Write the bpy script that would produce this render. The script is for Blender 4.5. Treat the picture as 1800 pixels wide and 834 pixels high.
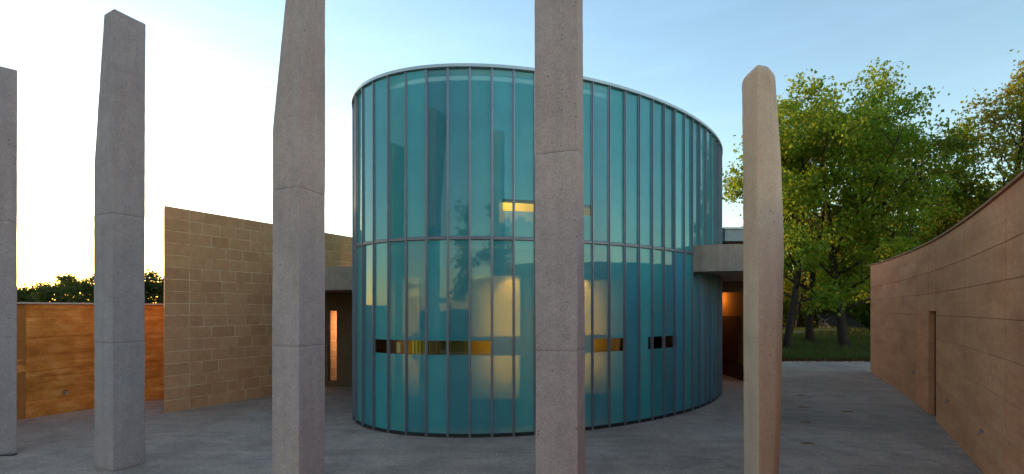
import bpy, math, random
import numpy as np
from mathutils import Vector, Matrix, noise as mnoise

R = math.radians
sc = bpy.context.scene
for o in list(bpy.data.objects):
    bpy.data.objects.remove(o)
C = sc.collection

# ------------------------------------------------------------------ camera, sky, sun, exposure
EYE = 2.2
F = 900.0                       # focal length in photograph pixels (1800 wide)
cam_d = bpy.data.cameras.new('camera')
cam_d.sensor_width = 36.0
cam_d.lens = F / 1800.0 * 36.0
cam_d.shift_y = (545 - 417) / 1800.0
cam_d.clip_start = 0.05
cam_d.clip_end = 3000
cam = bpy.data.objects.new('camera', cam_d)
cam.location = (0, 0, EYE)
cam.rotation_euler = (R(90), 0, 0)
C.objects.link(cam)
sc.camera = cam

SUN_AZ = R(-43.5)               # from +Y towards +X
SUN_EL = R(3.0)
world = bpy.data.worlds.new('World')
sc.world = world
world.use_nodes = True
wn = world.node_tree.nodes
wl = world.node_tree.links
wn.clear()
sky = wn.new('ShaderNodeTexSky')
sky.sky_type = 'NISHITA'
sky.sun_disc = False
sky.sun_elevation = SUN_EL
sky.sun_rotation = SUN_AZ
sky.altitude = 100
sky.air_density = 1.0
sky.dust_density = 0.3
sky.ozone_density = 1.6
# thin high cirrus, streaked, over the whole sky
tc = wn.new('ShaderNodeTexCoord')
mp = wn.new('ShaderNodeMapping')
mp.inputs['Scale'].default_value = (1.6, 2.4, 9.0)
mp.inputs['Rotation'].default_value = (0.25, 0.35, 0.2)
nz = wn.new('ShaderNodeTexNoise')
nz.inputs['Scale'].default_value = 2.2
nz.inputs['Detail'].default_value = 8
nz.inputs['Roughness'].default_value = 0.62
nz.inputs['Distortion'].default_value = 0.6
rp = wn.new('ShaderNodeMapRange')
rp.inputs[1].default_value = 0.48
rp.inputs[2].default_value = 0.78
rp.inputs[3].default_value = 1.0
rp.inputs[4].default_value = 1.08
vm = wn.new('ShaderNodeVectorMath')
vm.operation = 'SCALE'
bg = wn.new('ShaderNodeBackground')
bg.inputs['Strength'].default_value = 0.15
wo = wn.new('ShaderNodeOutputWorld')
wl.new(tc.outputs['Generated'], mp.inputs['Vector'])
wl.new(mp.outputs[0], nz.inputs['Vector'])
wl.new(nz.outputs['Fac'], rp.inputs[0])
wl.new(sky.outputs[0], vm.inputs[0])
wl.new(rp.outputs[0], vm.inputs['Scale'])
wl.new(vm.outputs[0], bg.inputs['Color'])
wl.new(bg.outputs[0], wo.inputs['Surface'])

sun_d = bpy.data.lights.new('sun', 'SUN')
sun_d.energy = 1.1
sun_d.color = (1.0, 0.62, 0.30)
sun_d.angle = R(0.6)
sun = bpy.data.objects.new('sun', sun_d)
sdir = Vector((math.sin(SUN_AZ) * math.cos(SUN_EL), math.cos(SUN_AZ) * math.cos(SUN_EL), math.sin(SUN_EL)))
sun.rotation_euler = sdir.to_track_quat('Z', 'Y').to_euler()
sun.location = (-30, 30, 20)
C.objects.link(sun)

sc.view_settings.view_transform = 'Standard'
sc.view_settings.look = 'None'
sc.view_settings.exposure = 2.38
sc.view_settings.gamma = 1.0
sc.view_settings.use_curve_mapping = False
sc.render.engine = 'CYCLES'
sc.cycles.use_denoising = True
sc.cycles.max_bounces = 10
sc.cycles.transparent_max_bounces = 24
sc.cycles.caustics_reflective = False
sc.cycles.caustics_refractive = False
sc.cycles.sample_clamp_indirect = 6.0

# ------------------------------------------------------------------ helpers
def P(px, D, z=0.0):
    """world point seen at photograph column px at depth D (height z)"""
    return Vector(((px - 900.0) / F * D, D, z))


class MB:
    def __init__(self):
        self.v = []
        self.f = []

    def add(self, vs, fs):
        n = len(self.v)
        self.v += [tuple(x) for x in vs]
        self.f += [tuple(i + n for i in q) for q in fs]
        return self

    def box(self, x0, x1, y0, y1, z0, z1):
        vs = [(x0, y0, z0), (x1, y0, z0), (x1, y1, z0), (x0, y1, z0), (x0, y0, z1), (x1, y0, z1), (x1, y1, z1), (x0, y1, z1)]
        return self.add(vs, [(0, 3, 2, 1), (4, 5, 6, 7), (0, 1, 5, 4), (1, 2, 6, 5), (2, 3, 7, 6), (3, 0, 4, 7)])

    def cbox(self, x0, x1, y0, y1, z0, z1, c=0.006):
        """box with chamfered long faces front/back (local y)"""
        def ring(y, k):
            return [(x0 + k, y, z0 + k), (x1 - k, y, z0 + k), (x1 - k, y, z1 - k), (x0 + k, y, z1 - k)]
        vs = ring(y0, c) + ring(y0 + c, 0) + ring(y1 - c, 0) + ring(y1, c)
        fs = [(0, 1, 2, 3), (15, 14, 13, 12)]
        for b in (0, 4, 8):
            for i in range(4):
                j = (i + 1) % 4
                fs.append((b + j, b + i, b + 4 + i, b + 4 + j))
        return self.add(vs, fs)

    def prism(self, poly, z0, z1):
        n = len(poly)
        vs = [(p[0], p[1], z0) for p in poly] + [(p[0], p[1], z1) for p in poly]
        fs = [tuple(range(n - 1, -1, -1)), tuple(range(n, 2 * n))]
        for i in range(n):
            j = (i + 1) % n
            fs.append((i, j, n + j, n + i))
        return self.add(vs, fs)

    def tube(self, pts, rad, k=7, cap=True):
        n0 = len(self.v)
        pts = [Vector(p) for p in pts]
        up = Vector((0.31, 0.17, 0.93))
        for i, p in enumerate(pts):
            d = (pts[min(i + 1, len(pts) - 1)] - pts[max(i - 1, 0)]).normalized()
            a = d.cross(up)
            if a.length < 0.05:
                a = d.cross(Vector((1, 0, 0)))
            a.normalize()
            b = d.cross(a)
            for q in range(k):
                t = 2 * math.pi * q / k
                self.v.append(tuple(p + (a * math.cos(t) + b * math.sin(t)) * rad[i]))
        for i in range(len(pts) - 1):
            for q in range(k):
                r = (q + 1) % k
                self.f.append((n0 + i * k + q, n0 + i * k + r, n0 + (i + 1) * k + r, n0 + (i + 1) * k + q))
        if cap:
            self.f.append(tuple(n0 + q for q in range(k - 1, -1, -1)))
            e = n0 + (len(pts) - 1) * k
            self.f.append(tuple(e + q for q in range(k)))
        return self

    def mesh(self, name, m, origin=(0, 0, 0), smooth=False):
        me = bpy.data.meshes.new(name)
        ox, oy, oz = origin
        me.from_pydata([(x - ox, y - oy, z - oz) for x, y, z in self.v], [], self.f)
        if smooth:
            me.polygons.foreach_set('use_smooth', [True] * len(me.polygons))
        me.materials.append(m)
        me.update()
        return me

    def build(self, name, m, parent=None, smooth=False):
        o = (0, 0, 0)
        if parent is not None:
            p = parent
            while p is not None:
                o = (o[0] + p.location.x, o[1] + p.location.y, o[2] + p.location.z)
                p = p.parent
        return link(name, self.mesh(name, m, o, smooth), parent)


def link(name, me, parent=None, loc=None, rz=None):
    ob = bpy.data.objects.new(name, me)
    C.objects.link(ob)
    if parent is not None:
        ob.parent = parent
    if loc is not None:
        ob.location = loc
    if rz is not None:
        ob.rotation_euler = (0, 0, rz)
    return ob


def thing(name, label, cat, loc=(0, 0, 0), group=None):
    e = link(name, None)
    e.empty_display_size = 0.3
    e.location = loc
    return tag(e, label, cat, group)


def tag(o, label, cat, group=None):
    o['label'] = label
    o['category'] = cat
    if group:
        o['group'] = group
    return o


def kind(o, k, label=None):
    o['kind'] = k
    if label:
        o['label'] = label
    return o


# ------------------------------------------------------------------ materials
class NT:
    def __init__(self, name):
        self.m = bpy.data.materials.new(name)
        self.m.use_nodes = True
        self.t = self.m.node_tree
        self.n = self.t.nodes
        self.l = self.t.links
        self.n.clear()
        self.out = self.n.new('ShaderNodeOutputMaterial')

    def new(self, typ, **kw):
        nd = self.n.new('ShaderNode' + typ)
        for k, v in kw.items():
            if hasattr(nd, k):
                setattr(nd, k, v)
            else:
                self.set(nd.inputs[k], v)
        return nd

    def set(self, sock, v):
        if hasattr(v, 'is_output') or isinstance(v, bpy.types.NodeSocket):
            self.l.new(v, sock)
        else:
            sock.default_value = v

    def pos(self, scale=(1, 1, 1), loc=(0, 0, 0)):
        g = self.new('NewGeometry')
        mp = self.new('Mapping')
        mp.inputs['Scale'].default_value = scale
        mp.inputs['Location'].default_value = loc
        self.l.new(g.outputs['Position'], mp.inputs['Vector'])
        return mp.outputs[0]

    def noise(self, vec, scale, detail=6, rough=0.55, dist=0.0):
        n = self.new('TexNoise')
        self.l.new(vec, n.inputs['Vector'])
        n.inputs['Scale'].default_value = scale
        n.inputs['Detail'].default_value = detail
        n.inputs['Roughness'].default_value = rough
        n.inputs['Distortion'].default_value = dist
        return n.outputs['Fac']

    def ramp(self, fac, stops, interp='LINEAR'):
        r = self.new('ValToRGB')
        r.color_ramp.interpolation = interp
        e = r.color_ramp.elements
        e[0].position, e[0].color = stops[0][0], c4(stops[0][1])
        e[1].position, e[1].color = stops[-1][0], c4(stops[-1][1])
        for p, c in stops[1:-1]:
            x = e.new(p)
            x.color = c4(c)
        self.l.new(fac, r.inputs['Fac'])
        return r.outputs['Color']

    def mix(self, fac, a, b, mode='MIX'):
        m = self.new('MixRGB')
        m.blend_type = mode
        self.set(m.inputs[0], fac)
        self.set(m.inputs[1], c4(a) if isinstance(a, (tuple, list)) else a)
        self.set(m.inputs[2], c4(b) if isinstance(b, (tuple, list)) else b)
        return m.outputs[0]

    def math(self, op, a, b=0.0):
        m = self.new('Math')
        m.operation = op
        self.set(m.inputs[0], a)
        self.set(m.inputs[1], b)
        return m.outputs[0]

    def bump(self, h, strength=0.3, dist=0.01, normal=None):
        b = self.new('Bump')
        b.inputs['Strength'].default_value = strength
        b.inputs['Distance'].default_value = dist
        self.l.new(h, b.inputs['Height'])
        if normal is not None:
            self.l.new(normal, b.inputs['Normal'])
        return b.outputs[0]

    def principled(self, col, rough=0.8, normal=None, spec=0.3, metal=0.0):
        p = self.new('BsdfPrincipled')
        self.set(p.inputs['Base Color'], c4(col) if isinstance(col, (tuple, list)) else col)
        self.set(p.inputs['Roughness'], rough)
        p.inputs['Specular IOR Level'].default_value = spec
        p.inputs['Metallic'].default_value = metal
        if normal is not None:
            self.l.new(normal, p.inputs['Normal'])
        return p.outputs[0]

    def done(self, shader):
        self.l.new(shader, self.out.inputs['Surface'])
        return self.m


def c4(c):
    if isinstance(c, (int, float)):
        return (c, c, c, 1)
    return tuple(c) if len(c) == 4 else (c[0], c[1], c[2], 1)


def mat_concrete(name, base, dark, light, warm=None, pits=True, streak=0.16):
    t = NT(name)
    p = t.pos()
    big = t.noise(p, 1.1, 5, 0.6, 0.4)
    mid = t.noise(p, 7.0, 6, 0.65)
    fine = t.noise(p, 55.0, 4, 0.8)
    col = t.mix(0.55, base, t.ramp(big, [(0.28, dark), (0.5, base), (0.72, light)]))
    col = t.mix(0.28, col, t.ramp(mid, [(0.3, (0.32, 0.32, 0.32)), (0.5, (0.5, 0.5, 0.5)), (0.72, (0.66, 0.65, 0.63))]), 'OVERLAY')
    col = t.mix(0.42, col, t.ramp(fine, [(0.34, (0.22, 0.22, 0.22)), (0.5, (0.5, 0.5, 0.5)), (0.66, (0.76, 0.76, 0.76))]), 'OVERLAY')
    st = t.noise(t.pos((5.0, 5.0, 0.35)), 2.0, 6, 0.6, 0.3)
    col = t.mix(streak, col, t.ramp(st, [(0.35, (0.3, 0.3, 0.3)), (0.62, (0.6, 0.6, 0.6))]), 'OVERLAY')
    h = t.math('ADD', t.math('MULTIPLY', mid, 0.6), t.math('MULTIPLY', fine, 0.35))
    nrm = t.bump(h, 0.5, 0.006)
    if pits:
        vo = t.new('TexVoronoi')
        vo.inputs['Scale'].default_value = 20.0
        t.l.new(p, vo.inputs['Vector'])
        sel = t.math('GREATER_THAN', t.noise(p, 3.5, 2), 0.5)
        rnd = t.new('SeparateColor')
        t.l.new(vo.outputs['Color'], rnd.inputs[0])
        big_r = t.math('MULTIPLY', rnd.outputs[0], 0.24)
        hole = t.math('MULTIPLY', t.math('LESS_THAN', vo.outputs['Distance'], big_r), t.math('GREATER_THAN', rnd.outputs[1], 0.72))
        hole = t.math('MULTIPLY', hole, sel)
        col = t.mix(t.math('MULTIPLY', hole, 0.6), col, (0.09, 0.08, 0.075))
        nrm = t.bump(t.math('SUBTRACT', 1.0, hole), 0.6, 0.006, nrm)
    if warm:
        w = t.noise(p, 2.3, 5, 0.7, 0.5)
        col = t.mix(t.math('MULTIPLY', t.ramp(w, [(0.45, (0, 0, 0)), (0.7, (1, 1, 1))]), 0.6), col, warm)
    return t.done(t.principled(col, 0.86, nrm, 0.25))


M = {}
M['column'] = mat_concrete('cast_concrete', (0.49, 0.36, 0.33), (0.40, 0.295, 0.27), (0.56, 0.42, 0.385))
M['column_cool'] = mat_concrete('cast_concrete_cool', (0.38, 0.305, 0.305), (0.31, 0.25, 0.25), (0.44, 0.36, 0.36))
M['column_worn'] = mat_concrete('weathered_concrete', (0.66, 0.46, 0.33), (0.52, 0.36, 0.255), (0.74, 0.54, 0.40), warm=(0.62, 0.42, 0.31), pits=True, streak=0.18)
M['fascia'] = mat_concrete('canopy_concrete', (0.36, 0.275, 0.225), (0.31, 0.24, 0.20), (0.40, 0.31, 0.255), pits=False, streak=0.3)


def mat_plaza():
    t = NT('plaza_concrete')
    p = t.pos()
    big = t.noise(p, 0.35, 6, 0.65, 0.6)
    mid = t.noise(p, 1.8, 8, 0.7, 0.8)
    fine = t.noise(p, 28.0, 5, 0.8)
    col = t.ramp(big, [(0.3, (0.30, 0.225, 0.185)), (0.5, (0.42, 0.298, 0.237)), (0.72, (0.46, 0.355, 0.295))])
    col = t.mix(0.65, col, t.ramp(mid, [(0.32, (0.28, 0.28, 0.29)), (0.5, (0.5, 0.5, 0.5)), (0.7, (0.66, 0.65, 0.63))]), 'OVERLAY')
    col = t.mix(0.7, col, t.ramp(fine, [(0.34, (0.25, 0.25, 0.25)), (0.66, (0.74, 0.74, 0.74))]), 'OVERLAY')
    # broom / traffic streaks
    st = t.noise(t.pos((0.5, 2.6, 1), (3, 1, 0)), 1.3, 7, 0.7, 1.2)
    col = t.mix(0.4, col, t.ramp(st, [(0.36, (0.32, 0.32, 0.33)), (0.62, (0.62, 0.61, 0.6))]), 'OVERLAY')
    nrm = t.bump(t.math('ADD', fine, mid), 0.35, 0.006)
    rough = t.ramp(mid, [(0.3, (0.62,) * 3), (0.7, (0.85,) * 3)])
    return t.done(t.principled(col, rough, nrm, 0.35))


M['plaza'] = mat_plaza()


def mat_rammed(name, a, b, c, freq, strength=1.0, lat=0.22, course=0.115):
    t = NT(name)
    p = t.pos((0.35, 0.35, 1.0))
    wob = t.noise(t.pos(), 0.9, 3)
    g = t.new('NewGeometry')
    sp = t.new('SeparateXYZ')
    t.l.new(g.outputs['Position'], sp.inputs[0])
    z = t.math('ADD', sp.outputs[2], t.math('MULTIPLY', wob, 0.16))
    cb = t.new('CombineXYZ')
    t.l.new(t.math('MULTIPLY', sp.outputs[0], lat), cb.inputs[0])
    t.l.new(t.math('MULTIPLY', sp.outputs[1], lat), cb.inputs[1])
    t.l.new(z, cb.inputs[2])
    strata = t.noise(cb.outputs[0], freq, 3, 0.5)
    col = t.ramp(strata, [(0.30, a), (0.5, b), (0.70, c)])
    # thin darker compaction lines between the rammed courses
    ln = t.math('SINE', t.math('MULTIPLY', t.math('ADD', sp.outputs[2], t.math('MULTIPLY', t.noise(t.pos((1, 1, 0.3)), 1.6, 4), 0.07)), 2 * math.pi / course))
    lm = t.math('MULTIPLY', t.ramp(ln, [(0.80, (0, 0, 0)), (1.0, (1, 1, 1))]), t.ramp(t.noise(t.pos((1, 1, 4)), 2.0, 4), [(0.4, (0, 0, 0)), (0.6, (1, 1, 1))]))
    col = t.mix(t.math('MULTIPLY', lm, 0.45), col, a)
    mott = t.noise(t.pos((1, 1, 1.6)), 5.5, 7, 0.75, 0.3)
    col = t.mix(0.42, col, t.ramp(mott, [(0.3, (0.3, 0.3, 0.3)), (0.7, (0.68, 0.66, 0.63))]), 'OVERLAY')
    grain = t.noise(t.pos(), 38, 4, 0.8)
    col = t.mix(0.6, col, t.ramp(grain, [(0.3, (0.28, 0.28, 0.28)), (0.7, (0.72, 0.72, 0.72))]), 'OVERLAY')
    oi = t.new('ObjectInfo')
    v = t.math('ADD', t.math('MULTIPLY', oi.outputs['Random'], 0.16 * strength), 0.92 - 0.0 * strength)
    hsv = t.new('HueSaturation')
    t.l.new(col, hsv.inputs['Color'])
    t.l.new(v, hsv.inputs['Value'])
    h = t.math('ADD', t.math('MULTIPLY', strata, 1.0), t.math('MULTIPLY', grain, 0.3))
    nrm = t.bump(h, 0.55 * strength, 0.03)
    return t.done(t.principled(hsv.outputs[0], 0.95, nrm, 0.12))


M['rammed_red'] = mat_rammed('rammed_earth_red', (0.66, 0.275, 0.14), (0.76, 0.335, 0.175), (0.82, 0.38, 0.205), 3.2, 0.55)
M['rammed_orange'] = mat_rammed('rammed_earth_orange', (0.50, 0.175, 0.036), (0.66, 0.25, 0.055), (0.78, 0.36, 0.10), 5.5, 1.0, 0.5)


def mat_block():
    t = NT('sandstone_block')
    oi = t.new('ObjectInfo')
    col = t.ramp(oi.outputs['Random'], [(0.0, (0.58, 0.275, 0.14)), (0.35, (0.64, 0.31, 0.16)), (0.7, (0.67, 0.33, 0.175)), (1.0, (0.70, 0.345, 0.18))])
    n1 = t.noise(t.pos(), 4.5, 7, 0.7, 0.6)
    n2 = t.noise(t.pos(), 48, 4, 0.75)
    col = t.mix(0.5, col, t.ramp(n1, [(0.3, (0.34, 0.34, 0.34)), (0.7, (0.66, 0.64, 0.6))]), 'OVERLAY')
    col = t.mix(0.45, col, t.ramp(n2, [(0.3, (0.26, 0.26, 0.26)), (0.7, (0.7, 0.7, 0.7))]), 'OVERLAY')
    nrm = t.bump(t.math('ADD', n1, t.math('MULTIPLY', n2, 0.6)), 0.6, 0.012)
    return t.done(t.principled(col, 0.92, nrm, 0.15))


M['block'] = mat_block()


def mat_simple(name, col, rough=0.7, spec=0.3, metal=0.0, scale=6.0, var=0.35, bump=0.2):
    t = NT(name)
    n = t.noise(t.pos(), scale, 6, 0.65)
    n2 = t.noise(t.pos(), scale * 9, 3, 0.7)
    c = t.mix(var, col, t.ramp(n, [(0.3, (0.32, 0.32, 0.32)), (0.7, (0.68, 0.68, 0.68))]), 'OVERLAY')
    c = t.mix(var * 0.6, c, t.ramp(n2, [(0.3, (0.36, 0.36, 0.36)), (0.7, (0.64, 0.64, 0.64))]), 'OVERLAY')
    return t.done(t.principled(c, rough, t.bump(n2, bump, 0.004), spec, metal))


def mat_mortar():
    t = NT('lime_mortar')
    n = t.noise(t.pos(), 2.2, 5, 0.7, 0.4)
    c = t.ramp(n, [(0.38, (0.60, 0.30, 0.15)), (0.50, (0.82, 0.52, 0.33)), (0.75, (0.86, 0.60, 0.41))])
    return t.done(t.principled(c, 0.95, None, 0.1))


M['mortar'] = mat_mortar()
M['earth_core'] = mat_simple('earth_joint', (0.16, 0.075, 0.045), 0.95, 0.1)
M['orange_core'] = mat_simple('orange_earth_joint', (0.42, 0.16, 0.045), 0.95, 0.1)
M['coping_dark'] = mat_simple('weathered_coping', (0.46, 0.22, 0.13), 0.8, 0.2)
M['coping_pale'] = mat_simple('pale_coping', (0.55, 0.48, 0.42), 0.8, 0.2)
M['mullion'] = mat_simple('anodised_mullion', (0.24, 0.26, 0.31), 0.35, 0.5, 0.5, 3.0, 0.2, 0.05)
M['cap_metal'] = mat_simple('zinc_cap', (0.50, 0.56, 0.60), 0.42, 0.5, 0.35, 2.0, 0.2, 0.05)
M['dark_metal'] = mat_simple('dark_metal', (0.03, 0.032, 0.035), 0.5, 0.4, 0.3)
M['steel'] = mat_simple('dull_steel', (0.35, 0.36, 0.36), 0.35, 0.5, 0.8)
M['lining'] = mat_simple('dark_lining', (0.20, 0.13, 0.055), 0.9, 0.1)
M['lining_up'] = mat_simple('upper_lining', (0.50, 0.58, 0.58), 0.9, 0.1, 0, 1.5)
M['cream'] = mat_simple('cream_plaster', (0.64, 0.54, 0.17), 0.9, 0.1, 0, 2.0, 0.2, 0.05)
M['curtain'] = mat_simple('curtain_fabric', (0.10, 0.13, 0.10), 0.95, 0.05)
M['paper'] = mat_simple('paper', (0.62, 0.64, 0.62), 0.9, 0.1)
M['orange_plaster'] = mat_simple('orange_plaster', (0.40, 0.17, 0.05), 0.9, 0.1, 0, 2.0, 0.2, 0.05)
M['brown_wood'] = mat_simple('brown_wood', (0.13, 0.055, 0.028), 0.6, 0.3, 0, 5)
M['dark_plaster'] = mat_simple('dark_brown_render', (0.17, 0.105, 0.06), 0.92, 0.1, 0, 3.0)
M['roof'] = mat_simple('roof_membrane', (0.28, 0.30, 0.31), 0.8, 0.2)
M['white_wall'] = mat_simple('grey_parapet', (0.36, 0.38, 0.40), 0.7, 0.3)
M['bark'] = mat_simple('tree_bark', (0.055, 0.038, 0.030), 0.95, 0.1, 0, 9.0, 0.6, 0.8)
M['rock'] = mat_simple('grey_rock', (0.045, 0.046, 0.046), 0.9, 0.2, 0, 3.0, 0.6, 0.6)
M['path'] = mat_simple('gravel_path', (0.27, 0.22, 0.17), 0.95, 0.1, 0, 12, 0.5, 0.5)
M['soil'] = mat_simple('dark_soil', (0.045, 0.036, 0.024), 0.97, 0.1, 0, 4, 0.6, 0.6)
M['litter'] = mat_simple('dry_leaves', (0.16, 0.055, 0.03), 0.9, 0.1)


def mat_turf():
    t = NT('turf')
    n = t.noise(t.pos(), 0.6, 7, 0.7, 0.5)
    n2 = t.noise(t.pos(), 14, 5, 0.75)
    c = t.ramp(n, [(0.3, (0.018, 0.030, 0.008)), (0.5, (0.028, 0.044, 0.011)), (0.72, (0.05, 0.055, 0.018))])
    c = t.mix(0.6, c, t.ramp(n2, [(0.3, (0.25, 0.25, 0.25)), (0.7, (0.7, 0.7, 0.7))]), 'OVERLAY')
    return t.done(t.principled(c, 0.95, t.bump(n2, 0.8, 0.05), 0.1))


M['turf'] = mat_turf()


def mat_leaf(name, cols, trans=0.55):
    t = NT(name)
    g = t.new('NewGeometry')
    col = t.ramp(g.outputs['Random Per Island'], cols)
    d = t.principled(col, 0.55, None, 0.35)
    tr = t.new('BsdfTranslucent')
    t.l.new(t.mix(0.5, col, (0.36, 0.42, 0.03)), tr.inputs['Color'])
    mx = t.new('MixShader')
    mx.inputs[0].default_value = trans
    t.l.new(d, mx.inputs[1])
    t.l.new(tr.outputs[0], mx.inputs[2])
    return t.done(mx.outputs[0])


M['leaf'] = mat_leaf('maple_leaf', [(0.0, (0.085, 0.175, 0.016)), (0.45, (0.17, 0.29, 0.024)), (0.92, (0.27, 0.36, 0.03)), (1.0, (0.46, 0.34, 0.03))])
M['leaf_dark'] = mat_leaf('dark_leaf', [(0.0, (0.08, 0.145, 0.014)), (0.6, (0.15, 0.22, 0.02)), (1.0, (0.24, 0.28, 0.025))], 0.4)
M['leaf_gold'] = mat_leaf('gold_glow_leaf', [(0.0, (0.14, 0.18, 0.015)), (0.5, (0.28, 0.26, 0.02)), (1.0, (0.45, 0.28, 0.025))], 0.5)  # golden glow of light through leaves put into the leaf colour
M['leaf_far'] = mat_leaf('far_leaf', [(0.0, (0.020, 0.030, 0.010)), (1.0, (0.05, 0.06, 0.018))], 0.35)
M['grass'] = mat_leaf('grass_blade', [(0.0, (0.018, 0.032, 0.007)), (0.6, (0.03, 0.05, 0.010)), (1.0, (0.06, 0.065, 0.018))], 0.35)


def mat_frosted():
    """etched, teal-tinted channel glass: part diffuse, part see-through, glossy skin"""
    t = NT('frosted_teal_glass')
    p = t.pos()
    n = t.noise(p, 1.6, 5, 0.6, 0.3)
    n2 = t.noise(t.pos((1, 1, 0.35)), 6.0, 5, 0.65)
    col = t.ramp(n, [(0.3, (0.06, 0.54, 0.61)), (0.7, (0.10, 0.66, 0.72))])
    col = t.mix(0.35, col, t.ramp(n2, [(0.3, (0.38, 0.38, 0.38)), (0.7, (0.62, 0.62, 0.62))]), 'OVERLAY')
    oi = t.new('ObjectInfo')
    hsv = t.new('HueSaturation')
    t.l.new(col, hsv.inputs['Color'])
    t.l.new(t.math('ADD', t.math('MULTIPLY', oi.outputs['Random'], 0.36), 0.80), hsv.inputs['Value'])
    wn_ = t.new('TexWhiteNoise')
    wn_.noise_dimensions = '1D'
    t.l.new(t.math('MULTIPLY', oi.outputs['Random'], 91.7), wn_.inputs['W'])
    t.l.new(t.math('ADD', t.math('MULTIPLY', wn_.outputs['Value'], 0.035), 0.485), hsv.inputs['Hue'])
    col = hsv.outputs[0]
    dif = t.new('BsdfDiffuse')
    t.l.new(col, dif.inputs['Color'])
    trl = t.new('BsdfTranslucent')
    t.l.new(t.mix(0.75, col, (0.55, 0.42, 0.20)), trl.inputs['Color'])
    m1 = t.new('MixShader')
    m1.inputs[0].default_value = 0.18
    t.l.new(dif.outputs[0], m1.inputs[1])
    t.l.new(trl.outputs[0], m1.inputs[2])
    tra = t.new('BsdfRefraction')
    tra.inputs['Color'].default_value = (0.84, 0.84, 0.74, 1)
    tra.inputs['Roughness'].default_value = 0.42
    tra.inputs['IOR'].default_value = 1.02
    m2 = t.new('MixShader')
    m2.inputs[0].default_value = 0.42
    t.l.new(m1.outputs[0], m2.inputs[1])
    t.l.new(tra.outputs[0], m2.inputs[2])
    gl = t.new('BsdfGlossy')
    gl.inputs['Roughness'].default_value = 0.025
    gl.inputs['Color'].default_value = (0.80, 0.95, 0.97, 1)
    wav = t.bump(t.noise(t.pos(), 1.2, 2), 0.12, 0.02)
    t.l.new(wav, gl.inputs['Normal'])
    fr = t.new('Fresnel')
    fr.inputs['IOR'].default_value = 1.5
    m3 = t.new('MixShader')
    t.l.new(t.math('MINIMUM', t.math('ADD', t.math('MULTIPLY', fr.outputs[0], 1.15), 0.01), 0.95), m3.inputs[0])
    t.l.new(m2.outputs[0], m3.inputs[1])
    t.l.new(gl.outputs[0], m3.inputs[2])
    return t.done(m3.outputs[0])


M['frosted'] = mat_frosted()


def mat_clear():
    t = NT('clear_glass')
    tra = t.new('BsdfTransparent')
    tra.inputs['Color'].default_value = (0.86, 0.90, 0.86, 1)
    gl = t.new('BsdfGlossy')
    gl.inputs['Roughness'].default_value = 0.01
    fr = t.new('Fresnel')
    fr.inputs['IOR'].default_value = 1.5
    m3 = t.new('MixShader')
    t.l.new(fr.outputs[0], m3.inputs[0])
    t.l.new(tra.outputs[0], m3.inputs[1])
    t.l.new(gl.outputs[0], m3.inputs[2])
    return t.done(m3.outputs[0])


M['clear'] = mat_clear()


def mat_lamp():
    t = NT('warm_lamp_glow')
    e = t.new('Emission')
    e.inputs['Color'].default_value = (1.0, 0.62, 0.16, 1)
    e.inputs['Strength'].default_value = 4.0
    return t.done(e.outputs[0])


M['lamp'] = mat_lamp()

# ------------------------------------------------------------------ ground
def grid_sheet(name, xs, ys, zf, m):
    mb = MB()
    nx, ny = len(xs), len(ys)
    vs = [(x, y, zf(x, y)) for y in ys for x in xs]
    fs = [(j * nx + i, j * nx + i + 1, (j + 1) * nx + i + 1, (j + 1) * nx + i) for j in range(ny - 1) for i in range(nx - 1)]
    mb.add(vs, fs)
    return mb.build(name, m, smooth=True)


g = MB().add([(-1500, -1500, -0.03), (1500, -1500, -0.03), (1500, 1500, -0.03), (-1500, 1500, -0.03)], [(0, 1, 2, 3)]).build('ground', M['turf'])
kind(g, 'structure')
plaza_poly = [(-13.5, -9), (14, -9), (16, 8), (16.5, 22.0), (3.0, 22.0), (-4, 24), (-12.5, 20), (-13.5, 6)]
g = MB().prism(plaza_poly, -0.12, 0.0).build('plaza', M['plaza'])
kind(g, 'structure')


def garden_z(x, y):
    t = max(0.0, min(1.0, (y - 22.0) / 16.0))
    return -0.05 + 0.10 * min(1, (y - 21.9) / 0.4) + 0.75 * t * t * (3 - 2 * t) + 0.10 * math.sin(x * 0.7 + y * 0.31) * t + 0.06 * mnoise.noise(Vector((x * 0.5, y * 0.5, 0))) * min(1, (y - 22) * 0.8)


gx = list(np.linspace(2.8, 60, 90))
gy = list(np.linspace(22.03, 75, 80))
g = grid_sheet('garden_ground', gx, gy, garden_z, M['turf'])
kind(g, 'structure')


# ------------------------------------------------------------------ rammed-earth walls
def wall_piece(mb, p0, p1, z0a, z0b, z1a, z1b, th, gap, c=0.008, off=0.0):
    """chamfered slab whose front runs p0 -> p1, body to the left of that direction"""
    p0 = Vector((p0[0], p0[1])); p1 = Vector((p1[0], p1[1]))
    d = (p1 - p0).normalized()
    n = Vector((-d.y, d.x))
    a = p0 + d * gap + n * off * -1
    b = p1 - d * gap + n * off * -1

    def ring(depth, k):
        q0 = a + d * k + n * depth
        q1 = b - d * k + n * depth
        return [(q0.x, q0.y, z0a + gap + k), (q1.x, q1.y, z0b + gap + k), (q1.x, q1.y, z1b - gap - k), (q0.x, q0.y, z1a - gap - k)]
    vs = ring(0, c) + ring(c, 0) + ring(th - c, 0) + ring(th, c)
    fs = [(0, 1, 2, 3), (15, 14, 13, 12)]
    for bb in (0, 4, 8):
        for i in range(4):
            j = (i + 1) % 4
            fs.append((bb + j, bb + i, bb + 4 + i, bb + 4 + j))
    return mb.add(vs, fs)


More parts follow.
